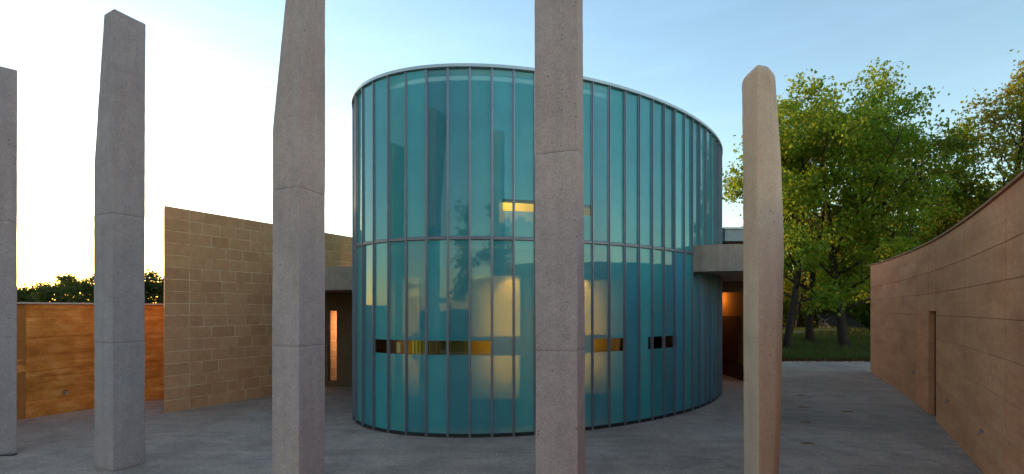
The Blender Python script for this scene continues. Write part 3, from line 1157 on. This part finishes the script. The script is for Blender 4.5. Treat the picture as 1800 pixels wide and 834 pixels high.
def make_column(label, base, levels, joints, m, rc=0.010, rough=0.0025, seed=0, top_round=0.02, dome=False):
    """levels: [(z, [plan corners])]; joints: heights of the pour joints"""
    col = thing('concrete_column', label, 'column', (base[0], base[1], 0), 'irregular concrete columns standing on the plaza')
    zs_l = [l[0] for l in levels]
    nc = len(levels[0][1])

    def corners(z):
        res = []
        for c in range(nc):
            x = float(np.interp(z, zs_l, [l[1][c][0] for l in levels]))
            y = float(np.interp(z, zs_l, [l[1][c][1] for l in levels]))
            res.append(Vector((x, y)))
        return res
    # fixed topology: fractional layout computed at the base
    cuts_ = [0.0] + list(joints) + [zs_l[-1]]
    ref = corners(0.0)
    ns = [max(2, round((ref[(i + 1) % nc] - ref[i]).length / 0.05)) for i in range(nc)]
    rnd = random.Random(seed)
    for si in range(len(cuts_) - 1):
        z0, z1 = cuts_[si], cuts_[si + 1]
        last = si == len(cuts_) - 2
        shift = Vector((rnd.uniform(-0.0015, 0.0015), rnd.uniform(-0.0015, 0.0015)))
        zl = [z0 + 0.0015, z0 + 0.005] + list(np.arange(z0 + 0.05, z1 - 0.04, 0.05)) + [z1 - 0.005, z1 - 0.0015]
        if last:
            zl = [q for q in zl[:-2] if q < z1 - top_round - 0.01] + [z1 - top_round * (1 - w) for w in ((0, 0.25, 0.45, 0.62, 0.76, 0.87, 0.95, 1.0) if dome else (0, 0.55, 0.88, 1.0))]
        mb = MB()
        rings = []
        for zi, z in enumerate(zl):
            cs = corners(z)
            cen = sum(cs, Vector((0, 0))) / nc
            ins = 0.0
            if zi == 0 or (zi == len(zl) - 1 and not last):
                ins = 0.002
            if last:
                u = (z - (z1 - top_round)) / top_round
                if u > 0:
                    ins = top_round * (1 - math.sqrt(max(0, 1 - u * u))) * 0.9
            ring = []
            for i in range(nc):
                p, a, b = cs[i], cs[i - 1], cs[(i + 1) % nc]
                rr = min(rc, (a - p).length * 0.3, (b - p).length * 0.3)
                q0 = p + (a - p).normalized() * rr
                q1 = p + (b - p).normalized() * rr
                for k in range(4):
                    t = k / 3
                    ring.append(q0.lerp(p, t).lerp(p.lerp(q1, t), t))
                nxt = cs[(i + 1) % nc]
                rr2 = min(rc, (nxt - p).length * 0.3)
                e1 = nxt + (p - nxt).normalized() * rr2
                el = (e1 - q1).length
                for k in [0.012 / el] + [k / ns[i] for k in range(1, ns[i])] + [1 - 0.012 / el]:
                    ring.append(q1.lerp(e1, k))
            pts = []
            for q in ring:
                dv = (q - cen)
                nn = dv.normalized()
                nv = mnoise.noise(Vector((q.x * 9 + seed * 7, q.y * 9, z * 9))) * rough + mnoise.noise(Vector((q.x * 1.7 + seed, q.y * 1.7, z * 1.3))) * rough * 1.6
                q2 = q + nn * (nv - ins) + shift
                if dome and last and z > z1 - top_round:
                    u = (z - (z1 - top_round)) / top_round
                    q2 = cen + (q2 + nn * ins - cen) * max(0.12, (1 - u ** 2.6) ** (1 / 2.6))
                pts.append((q2.x, q2.y, z + (mnoise.noise(Vector((q.x * 11, q.y * 11, seed + 3.1))) * 0.004 if 0 < si and zi < 2 or (zi >= len(zl) - 2 and not last) else 0)))
            rings.append(pts)
        m_ = len(rings[0])
        for r_ in rings:
            mb.v += r_
        for i in range(len(rings) - 1):
            for k in range(m_):
                k2 = (k + 1) % m_
                mb.f.append((i * m_ + k, i * m_ + k2, (i + 1) * m_ + k2, (i + 1) * m_ + k))
        mb.f.append(tuple(range(m_ - 1, -1, -1)))
        mb.f.append(tuple((len(rings) - 1) * m_ + k for k in range(m_)))
        o = mb.build('shaft_section', m, col, smooth=True)
        o.data.polygons[len(o.data.polygons) - 1].use_smooth = top_round > 0.03
        o.data.polygons[len(o.data.polygons) - 2].use_smooth = False
    return col


def plan(*pd):
    """corner list given as (column px, depth); fourth corner closes the parallelogram if three are given"""
    q = [P(a, b).to_2d() for a, b in pd]
    if len(q) == 3:
        q.append(q[0] + q[2] - q[1])
    return q


S_ = F / 1073.0
make_column('flat-topped grey column cut by the left photo edge', P(0, 7.7), [
    (0.0, plan((-78, 7.68), (-38, 7.55), (30, 7.86))), (5.88, plan((-70, 7.68), (-38, 7.55), (31, 7.86)))],
    [1.78, 3.55], M['column_cool'], seed=1)
make_column('blue-grey peaked-top column before the orange earth wall', P(205, 7.1), [
    (0.0, plan((165, 7.20), (198, 6.96), (255, 7.34))), (4.25, plan((165, 7.20), (198, 6.96), (255, 7.34))), (6.30, plan((183, 7.10), (200, 6.96), (256, 7.34)))],
    [1.745, 3.52], M['column_cool'], seed=2)
make_column('tall tapering grey column before the block wall end, out of frame above', P(525, 6.2), [
    (0.0, plan((478, 6.26), (525, 6.04), (571, 6.55))), (4.38, plan((479, 6.26), (525, 6.04), (572, 6.55))), (6.7, plan((512, 6.22), (551, 6.04), (572, 6.55)))],
    [1.76, 3.66], M['column'], seed=3)
make_column('widest grey column with cracked joints before the glass front', P(990, 5.65), [
    (0.0, plan((942, 5.70), (1016, 5.54), (1030, 5.84))), (6.4, plan((939, 5.70), (1014, 5.54), (1024, 5.84)))],
    [1.75, 3.93], M['column'], seed=4)
c5 = lambda a, b, c, d, e: [P(a, 6.16).to_2d(), P(b, 5.80).to_2d(), P(c, 5.86).to_2d(), P(d, 6.02).to_2d(), P(e, 6.30).to_2d()]
make_column('weathered tan round-topped column between glass drum and trees', P(1342, 6.0), [
    (0.0, c5(1306, 1332, 1361, 1369, 1352)), (1.2, c5(1306, 1332, 1365, 1374, 1355)), (2.9, c5(1305, 1331, 1367, 1379, 1358)),
    (3.85, c5(1305, 1330, 1364, 1375, 1356)), (5.04, c5(1303, 1329, 1353, 1363, 1346))],
    [], M['column_worn'], rc=0.03, rough=0.003, seed=5, top_round=0.17, dome=True)

# ------------------------------------------------------------------ small fittings
def fitting(name, label, cat, px, py, D, w=0.05):
    pass


def on_right_wall(px, z):
    p_ = path_at_px(rw, px)
    i = min(range(len(rw)), key=lambda q: (rw[q] - p_).length)
    d_ = (rw[min(i + 1, len(rw) - 1)] - rw[max(i - 1, 0)]).normalized()
    return p_, d_, Vector((d_.y, -d_.x))


for px, py, label in ((1728, 759, 'small steel tap low on the earth wall, nearest the camera'),
                      (1668, 705, 'small dark tap on the earth wall just right of the doorway'),
                      (1607, 655, 'small dark tap on the earth wall left of the doorway')):
    p_, d_, n_ = on_right_wall(px, 0)
    z = EYE - (py - 545) * p_.y / F
    t = thing('wall_tap', label, 'tap', (p_.x, p_.y, z), 'taps on the rammed earth wall')
    v3 = lambda s, o_, dz: (p_.x + d_.x * s + n_.x * o_, p_.y + d_.y * s + n_.y * o_, z + dz)
    MB().tube([v3(0, -0.02, 0), v3(0, 0.012, 0)], [0.018, 0.018], 10).build('flange', M['steel'], t)
    MB().tube([v3(0, 0.0, 0), v3(0, 0.03, 0.003), v3(0, 0.042, -0.015), v3(0, 0.044, -0.05)], [0.010, 0.010, 0.010, 0.012], 8).build('spout', M['steel'], t)
    MB().tube([v3(-0.02, 0.025, 0.025), v3(0.02, 0.025, 0.025)], [0.007, 0.007], 6).build('handle', M['dark_metal'], t)

a, b = lw[3], lw[2]
p_ = path_at_px(lw, 112)
d_ = (lw[3] - lw[2]).normalized(); n_ = Vector((d_.y, -d_.x))
z = EYE - (690 - 545) * p_.y / F
t = thing('wall_tap', 'small steel tap on the low orange earth wall', 'tap', (p_.x, p_.y, z), 'taps on the rammed earth wall')
v3 = lambda s, o_, dz: (p_.x + d_.x * s + n_.x * o_, p_.y + d_.y * s + n_.y * o_, z + dz)
MB().tube([v3(0, -0.03, 0), v3(0, 0.022, 0)], [0.03, 0.03], 10).build('flange', M['steel'], t)
MB().tube([v3(0, 0.0, 0), v3(0, 0.08, 0.005), v3(0, 0.10, -0.02), v3(0, 0.10, -0.06)], [0.013] * 4, 8).build('spout', M['steel'], t)
MB().tube([v3(-0.035, 0.06, 0.04), v3(0.035, 0.06, 0.04)], [0.009, 0.009], 6).build('handle', M['dark_metal'], t)

# flush drain slots in the paving
names = ['nearest', 'second nearest', 'third nearest', 'farthest']
for i, (px, py, w) in enumerate(((1420, 780, 18), (1416, 743, 16), (1411, 716, 13), (1407, 695, 11), (1490, 724, 17))):
    D = EYE * F / (py - 545)
    q = P(px, D)
    hw = w / F * D / 2
    lab = ('short dark drain slot in the paving, %s of the row of four' % names[i]) if i < 4 else 'lone dark drain slot right of the row in the paving'
    t = thing('drain_slot', lab, 'drain', (q.x, q.y, 0), 'drain slots in the right paving')
    MB().box(q.x - hw, q.x + hw, q.y - 0.035, q.y + 0.035, 0.001, 0.006).build('slot', M['dark_metal'], t)
    fr = MB()
    ring = [(-hw - 0.012, -0.047), (hw + 0.012, -0.047), (hw + 0.012, 0.047), (-hw - 0.012, 0.047)]
    inn = [(-hw - 0.001, -0.036), (hw + 0.001, -0.036), (hw + 0.001, 0.036), (-hw - 0.001, 0.036)]
    vs = [(q.x + x, q.y + y, 0.0095) for x, y in ring + inn] + [(q.x + x, q.y + y, 0.0) for x, y in ring + inn]
    fs = []
    for k in range(4):
        j = (k + 1) % 4
        fs += [(k, j, 4 + j, 4 + k), (j, k, 8 + k, 8 + j), (4 + k, 4 + j, 12 + j, 12 + k)]
    fr.add(vs, fs).build('rim', M['coping_dark'], t)
q = P(12, 1980 / 255)
t = thing('ground_light', 'flat dark uplight plate at the foot of the leftmost column', 'light', (q.x, q.y, 0))
MB().prism([(q.x - 0.16, q.y - 0.05), (q.x + 0.14, q.y - 0.05), (q.x + 0.14, q.y + 0.03), (q.x - 0.16, q.y + 0.03)], 0.0, 0.014).build('plate', M['dark_metal'], t)
MB().prism([(q.x - 0.13, q.y - 0.035), (q.x + 0.11, q.y - 0.035), (q.x + 0.11, q.y + 0.015), (q.x - 0.13, q.y + 0.015)], 0.0145, 0.017).build('lens', M['steel'], t)

# ------------------------------------------------------------------ trees
def rand_dir(rng):
    v = rng.normal(size=3)
    return v / np.linalg.norm(v)


LEAF = np.array([(0, 0, 0), (-0.42, 0.38, 0.10), (-0.18, 0.82, 0.06), (0, 1.1, -0.06), (0.18, 0.82, 0.06), (0.42, 0.38, 0.10)])


def leaf_mesh(name, cen, size, rng, m, droop=0.6):
    """one folded six-point leaf per centre"""
    n = len(cen)
    out = rng.normal(size=(n, 3)); out[:, 2] -= droop
    out /= np.linalg.norm(out, axis=1)[:, None]
    up = rng.normal(size=(n, 3)) * 0.8; up[:, 2] += 1.0
    sx = np.cross(out, up); sx /= np.linalg.norm(sx, axis=1)[:, None] + 1e-9
    nz_ = np.cross(sx, out)
    s = size * rng.uniform(0.5, 1.45, size=n)
    V = (cen[:, None, :] + s[:, None, None] * (LEAF[None, :, 0:1] * sx[:, None, :] + LEAF[None, :, 1:2] * out[:, None, :] + LEAF[None, :, 2:3] * nz_[:, None, :]))
    V = V.reshape(-1, 3)
    base = (np.arange(n) * 6)[:, None]
    # two quads sharing the midrib 0-3
    Fq = np.concatenate([base + np.array([[0, 3, 2, 1]]), base + np.array([[0, 5, 4, 3]])], axis=1).reshape(-1, 4)
    me = bpy.data.meshes.new(name)
    me.vertices.add(len(V)); me.vertices.foreach_set('co', V.astype(np.float32).ravel())
    nf = len(Fq)
    me.loops.add(nf * 4); me.loops.foreach_set('vertex_index', Fq.astype(np.int32).ravel())
    me.polygons.add(nf)
    me.polygons.foreach_set('loop_start', (np.arange(nf) * 4).astype(np.int32))
    me.materials.append(m)
    me.update(calc_edges=True)
    return me


def grow(rng, start, dirv, length, r0, nseg, bend, upw):
    pts = [np.array(start, float)]
    d = np.array(dirv, float); d /= np.linalg.norm(d)
    for i in range(nseg):
        d = d + rng.normal(size=3) * bend + np.array([0, 0, upw])
        d /= np.linalg.norm(d)
        pts.append(pts[-1] + d * length / nseg)
    rad = [r0 * (1 - 0.8 * i / nseg) for i in range(nseg + 1)]
    return pts, rad


def make_tree(name, label, group, base, h, crown_r, tr, seed, leaves, leaf_size, m, first=0.22, limbs=15, upright=0.35, spread=0.27, twigs_per=7, lean=0.02, taper_top=0.35):
    rng = np.random.default_rng(seed)
    t = thing(name, label, 'tree', base, group)
    # trunk (local coordinates)
    tp = [np.array([0, 0, -0.15])]
    d = np.array([rng.normal() * lean, rng.normal() * lean, 1.0])
    nst = 14
    for i in range(nst):
        d = d + np.array([rng.normal() * 0.05, rng.normal() * 0.05, 0.05]); d /= np.linalg.norm(d)
        tp.append(tp[-1] + d * (h * 0.92 + 0.15) / nst)
    rads = [tr * (1.3 if i == 0 else 1.05 if i == 1 else 1.0) * (1 - 0.9 * (i / nst)) + 0.012 for i in range(nst + 1)]
    link('trunk', MB().tube(tp, rads, 10).mesh('trunk', M['bark'], smooth=True), t)
    tw = MB()
    spots = []
    tpa = np.array(tp)
    for li in range(limbs):
        u = first + (0.95 - first) * (li + rng.uniform(0.1, 0.9)) / limbs
        fi = u * nst
        i0 = min(int(fi), nst - 1)
        st = tpa[i0] + (tpa[i0 + 1] - tpa[i0]) * (fi - i0)
        az = li * 2.4 + rng.uniform(-0.5, 0.5)
        prof = math.sin(math.pi * min(1, (u - first) / (1 - first) * 0.78 + 0.22)) ** 0.7
        L = crown_r * (taper_top + (1 - taper_top) * prof) * rng.uniform(0.8, 1.2)
        elev = upright + 0.5 * u
        dv = np.array([math.cos(az), math.sin(az), elev])
        r0 = max(0.02, tr * 0.42 * (1 - 0.75 * u))
        pts, rad = grow(rng, st, dv, L * 1.08, r0, 6, 0.10, 0.04)
        link('limb', MB().tube(pts, rad, 6).mesh('limb', M['bark'], smooth=True), t)
        pts = np.array(pts)
        for k in range(twigs_per):
            f_ = rng.uniform(0.25, 1.0)
            j = min(int(f_ * 6), 5)
            s0_ = pts[j] + (pts[j + 1] - pts[j]) * (f_ * 6 - j)
            main = pts[-1] - pts[0]
            dv2 = main / np.linalg.norm(main) * 0.6 + rand_dir(rng) * 0.9
            dv2[2] += 0.25
            l2 = L * rng.uniform(0.28, 0.5) * (1.15 - 0.5 * f_)
            p2, r2 = grow(rng, s0_, dv2, l2, max(0.012, r0 * 0.35), 4, 0.16, 0.05)
            tw.tube(p2, r2, 4, False)
            p2 = np.array(p2)
            for q in range(3):
                f3 = rng.uniform(0.35, 1.0)
                jj = min(int(f3 * 4), 3)
                s3 = p2[jj] + (p2[jj + 1] - p2[jj]) * (f3 * 4 - jj)
                p3, r3 = grow(rng, s3, rand_dir(rng) + np.array([0, 0, 0.35]), l2 * 0.55, 0.010, 3, 0.2, 0.05)
                tw.tube(p3, r3, 3, False)
                for e in p3[1:]:
                    spots.append(np.array(e))
            spots.append(p2[-1]); spots.append(p2[-2])
    to = link('twigs', tw.mesh('twigs', M['bark']), t)
    to['kind'] = 'stuff'
    spots = np.array(spots)
    wgt = rng.uniform(0.1, 1.0, size=len(spots)) ** 2.0
    idx = rng.choice(len(spots), size=leaves, p=wgt / wgt.sum())
    cen = spots[idx] + rng.normal(size=(leaves, 3)) * np.array([spread, spread, spread * 0.62])
    co = link('crown', leaf_mesh('crown', cen, leaf_size, rng, m), t)
    co['kind'] = 'stuff'
    return t


def gpt(px, D):
    q = P(px, D)
    return (q.x, q.y, garden_z(q.x, q.y) - 0.03)


GT = 'trees in the garden right of the drum'
make_tree('garden_tree', 'tallest green tree with thick trunk beside the earth wall end', GT, gpt(1486, 27), 13.2, 5.9, 0.24, 21, 31000, 0.145, M['leaf'], first=0.15, limbs=25)
make_tree('garden_tree', 'green tree with forked leaning trunk, middle of the three garden trunks', GT, gpt(1424, 29), 12.6, 4.4, 0.20, 22, 21000, 0.16, M['leaf'], first=0.2, limbs=18, lean=0.015)
make_tree('garden_tree', 'green tree just right of the weathered tan column', GT, gpt(1384, 26.5), 11.0, 3.6, 0.19, 23, 15000, 0.16, M['leaf'], first=0.22, limbs=16, lean=0.01)
make_tree('garden_tree', 'dark dense tree behind the middle of the long earth wall', GT, gpt(1606, 30), 11.2, 4.8, 0.24, 24, 21000, 0.17, M['leaf_dark'], first=0.12, limbs=19)
make_tree('garden_tree', 'sparse golden tree rising tallest above the wall at the right edge', GT, gpt(1748, 26), 14.6, 3.6, 0.20, 25, 12000, 0.14, M['leaf_gold'], first=0.15, limbs=22, upright=0.9, twigs_per=8)
make_tree('garden_tree', 'green tree behind the wall between dark and golden trees', GT, gpt(1690, 31), 8.6, 3.8, 0.25, 26, 18000, 0.17, M['leaf'], first=0.12, limbs=17)
make_tree('garden_tree', 'bushy green tree cut by the right photo edge above the wall', GT, gpt(1840, 27), 9.6, 4.0, 0.25, 27, 15000, 0.17, M['leaf'], first=0.12, limbs=16)
make_tree('slender_tree', 'slender golden-glow tree deep in the garden behind the left trunk', GT, gpt(1402, 40), 9.0, 3.0, 0.14, 31, 10000, 0.17, M['leaf_gold'], first=0.2, limbs=14)
make_tree('slender_tree', 'slender golden-glow tree deep in the garden left of the boulder', GT, gpt(1444, 43), 9.5, 3.2, 0.15, 32, 10000, 0.17, M['leaf_gold'], first=0.2, limbs=14)
make_tree('slender_tree', 'slender dark tree deep in the garden behind the steps', GT, gpt(1515, 42), 9.0, 3.2, 0.15, 33, 11000, 0.17, M['leaf_dark'], first=0.1, limbs=14)
make_tree('slender_tree', 'slender tree farthest back in the garden, beside the earth wall end', GT, gpt(1545, 38), 8.0, 3.0, 0.15, 34, 11000, 0.17, M['leaf_dark'], first=0.08, limbs=14)

# broad low shrubs closing the back of the garden
def make_shrub(label, base, r, h, seed, n, m, ls=0.16):
    rng = np.random.default_rng(seed)
    t = thing('garden_shrub', label, 'shrub', base, 'shrubs at the back of the garden')
    st = MB()
    tips = []
    for k in range(16):
        az = k * 2.4
        dv = np.array([math.cos(az) * 0.7, math.sin(az) * 0.7, rng.uniform(0.5, 1.3)])
        pts, rad = grow(rng, (0, 0, -0.05), dv, rng.uniform(0.6, 1.0) * math.hypot(r, h) * 0.85, 0.035, 6, 0.14, 0.02)
        st.tube(pts, rad, 5)
        tips += [np.array(p) for p in pts[2:]]
    so = link('stems', st.mesh('stems', M['bark']), t)
    so['kind'] = 'stuff'
    tips = np.array(tips)
    cen = tips[rng.integers(0, len(tips), n)] + rng.normal(size=(n, 3)) * np.array([r * 0.28, r * 0.28, h * 0.16])
    cen[:, 2] = np.abs(cen[:, 2])
    co = link('foliage', leaf_mesh('foliage', cen, ls, rng, m), t)
    co['kind'] = 'stuff'


sh = [(1385, 47, 3.4, 4.6, 'leaf_gold', 'golden shrub at the garden back, just right of the tan column'),
      (1418, 50, 3.6, 5.2, 'leaf_gold', 'golden shrub at the garden back, left of the forked trunk'),
      (1452, 49, 3.4, 5.0, 'leaf_gold', 'golden shrub at the garden back, behind the boulder'),
      (1490, 46, 3.2, 4.6, 'leaf_dark', 'dark shrub at the garden back, behind the thick trunk'),
      (1524, 44, 3.2, 4.4, 'leaf_dark', 'dark shrub at the garden back, behind the stone steps'),
      (1318, 45, 3.0, 2.6, 'leaf_dark', 'dark shrub at the garden back, behind the entrance'),
      (1350, 52, 3.6, 4.6, 'leaf', 'green shrub at the garden back, behind the tan column'),
      (1560, 40, 2.6, 2.2, 'leaf_dark', 'dark shrub hidden behind the far end of the earth wall')]
for i, (px, D, r_, h_, mm, lab) in enumerate(sh):
    make_shrub(lab, gpt(px, D), r_, h_, 60 + i, 9000, M[mm], 0.2)

# path, boulder, steps
pp_ = [P(px, D) for px, D in ((1375, 33.5), (1410, 34.5), (1440, 35.2), (1475, 34.6), (1510, 33), (1545, 31))]
mb = MB()
for i, q in enumerate(pp_):
    for dy in (-0.55, 0.55):
        mb.v.append((q.x, q.y + dy, garden_z(q.x, q.y + dy) + 0.05))
for i in range(len(pp_) - 1):
    mb.f.append((2 * i, 2 * i + 2, 2 * i + 3, 2 * i + 1))
kind(mb.build('garden_path', M['path'], smooth=True), 'structure')


def boulder(label, px, D, sx, sy, sz, seed):
    q = gpt(px, D)
    me = bpy.data.meshes.new('boulder')
    import bmesh
    bm = bmesh.new()
    bmesh.ops.create_icosphere(bm, subdivisions=4, radius=1.0)
    for v in bm.verts:
        n1 = mnoise.noise(v.co * 1.1 + Vector((seed, 0, 0))) * 0.35 + mnoise.noise(v.co * 3.1 + Vector((seed, 2, 0))) * 0.12
        v.co *= 1 + n1
        v.co = Vector((v.co.x * sx, v.co.y * sy, v.co.z * sz))
    bm.to_mesh(me); bm.free()
    me.materials.append(M['rock'])
    o = link('boulder', me, None, (q[0], q[1], q[2] + sz * 0.45))
    tag(o, label, 'boulder')


boulder('rounded dark grey boulder beside the stone steps in the garden', 1460, 38.5, 0.75, 0.6, 0.62, 3)
st = thing('garden_steps', 'flight of dark stone garden steps between boulder and earth wall', 'steps', gpt(1492, 37))
b0 = gpt(1492, 37)
for k in range(7):
    mb = MB().cbox(b0[0] - 1.15 + 0.06 * k, b0[0] + 1.35 + 0.05 * k, b0[1] + k * 0.38, b0[1] + k * 0.38 + 0.44, b0[2] - 0.1 + k * 0.17, b0[2] + 0.14 + k * 0.17, 0.015)
    mb.build('step', M['rock'], st)

# grass blades on the garden slope
rng = np.random.default_rng(5)
n = 26000
gx_ = rng.uniform(9.5, 24, n); gy_ = 22.05 + rng.uniform(0, 1, n) ** 1.6 * 14
px_ = 900 + 900 * gx_ / gy_
ok = (px_ > 1365) & (px_ < 1560)
gx_, gy_ = gx_[ok], gy_[ok]
gz_ = np.array([garden_z(a, b) for a, b in zip(gx_, gy_)])
n = len(gx_)
hh = rng.uniform(0.10, 0.30, n)
az = rng.uniform(0, 6.28, n)
w_ = 0.018
bx_, by_ = np.cos(az) * w_, np.sin(az) * w_
lx, ly = rng.normal(size=n) * 0.09, rng.normal(size=n) * 0.09
V = np.stack([np.stack([gx_ - bx_, gy_ - by_, gz_ - 0.01], 1), np.stack([gx_ + bx_, gy_ + by_, gz_ - 0.01], 1), np.stack([gx_ + lx, gy_ + ly, gz_ + hh], 1)], 1).reshape(-1, 3)
me = bpy.data.meshes.new('grass')
me.from_pydata(V.tolist(), [], (np.arange(n)[:, None] * 3 + np.array([[0, 1, 2]])).tolist())
me.materials.append(M['grass'])
kind(link('grass', me), 'stuff', 'dark tufted grass on the slope under the garden trees')
# dry leaves along the paving edge
n = 420
cen = np.stack([rng.uniform(10.5, 16.3, n), 22.0 + rng.normal(size=n) * 0.22, np.full(n, 0.03)], 1)
cen[:, 2] = np.where(cen[:, 1] > 22.03, 0.09, 0.02)
kind(link('fallen_leaves', leaf_mesh('fallen_leaves', cen, 0.09, rng, M['litter'], 0.1)), 'stuff', 'dry reddish fallen leaves along the paving edge')

# ------------------------------------------------------------------ distant trees on the left skyline
far = [(20, 62, 4.1, 'low tree on the left skyline beside the sun glow', 41), (95, 70, 5.2, 'rounded dark tree on the left skyline over the orange wall', 42),
       (138, 66, 5.4, 'broad dark tree on the left skyline, left of the second column', 43), (168, 60, 5.9, 'taller dark tree on the skyline behind the second column', 44),
       (215, 66, 5.4, 'dark skyline tree hidden mostly by the second column', 45), (262, 62, 5.9, 'dark tree on the skyline between second column and block wall', 46),
       (300, 64, 5.6, 'dark skyline tree at the block wall left edge', 47), (60, 85, 4.6, 'small far tree on the left skyline right of the sun glow', 48)]
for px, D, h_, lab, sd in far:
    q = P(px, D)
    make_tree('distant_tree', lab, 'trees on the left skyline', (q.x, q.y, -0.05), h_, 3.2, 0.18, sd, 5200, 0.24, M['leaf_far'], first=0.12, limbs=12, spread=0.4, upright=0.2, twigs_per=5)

# trees behind the viewpoint, seen only mirrored in the glass
protos = []
for k, (x, y, h_) in enumerate(((-2.0, -18, 9.0), (5.5, -20, 11.0))):
    protos.append(make_tree('mirrored_tree', 'dark tree behind the viewpoint, seen only mirrored in the glass', 'trees behind the viewpoint', (x, y, -0.03), h_, 4.2, 0.24, 51 + k, 10000, 0.20, M['leaf_dark'], first=0.1, limbs=15))
for k, (x, y) in enumerate(((-9, -20), (-15, -16), (-21, -9), (1.5, -23), (11, -21), (16, -15), (20, -8), (23, -1), (24, 6), (-24, -2))):
    src = protos[k % 2]
    c = src.copy()
    C.objects.link(c)
    c.location = (x, y, -0.03)
    c.rotation_euler = (0, 0, k * 1.3)
    c.scale = (0.8, 0.8, 0.42)
    for ch_ in list(src.children):
        d = ch_.copy()
        C.objects.link(d)
        d.parent = c
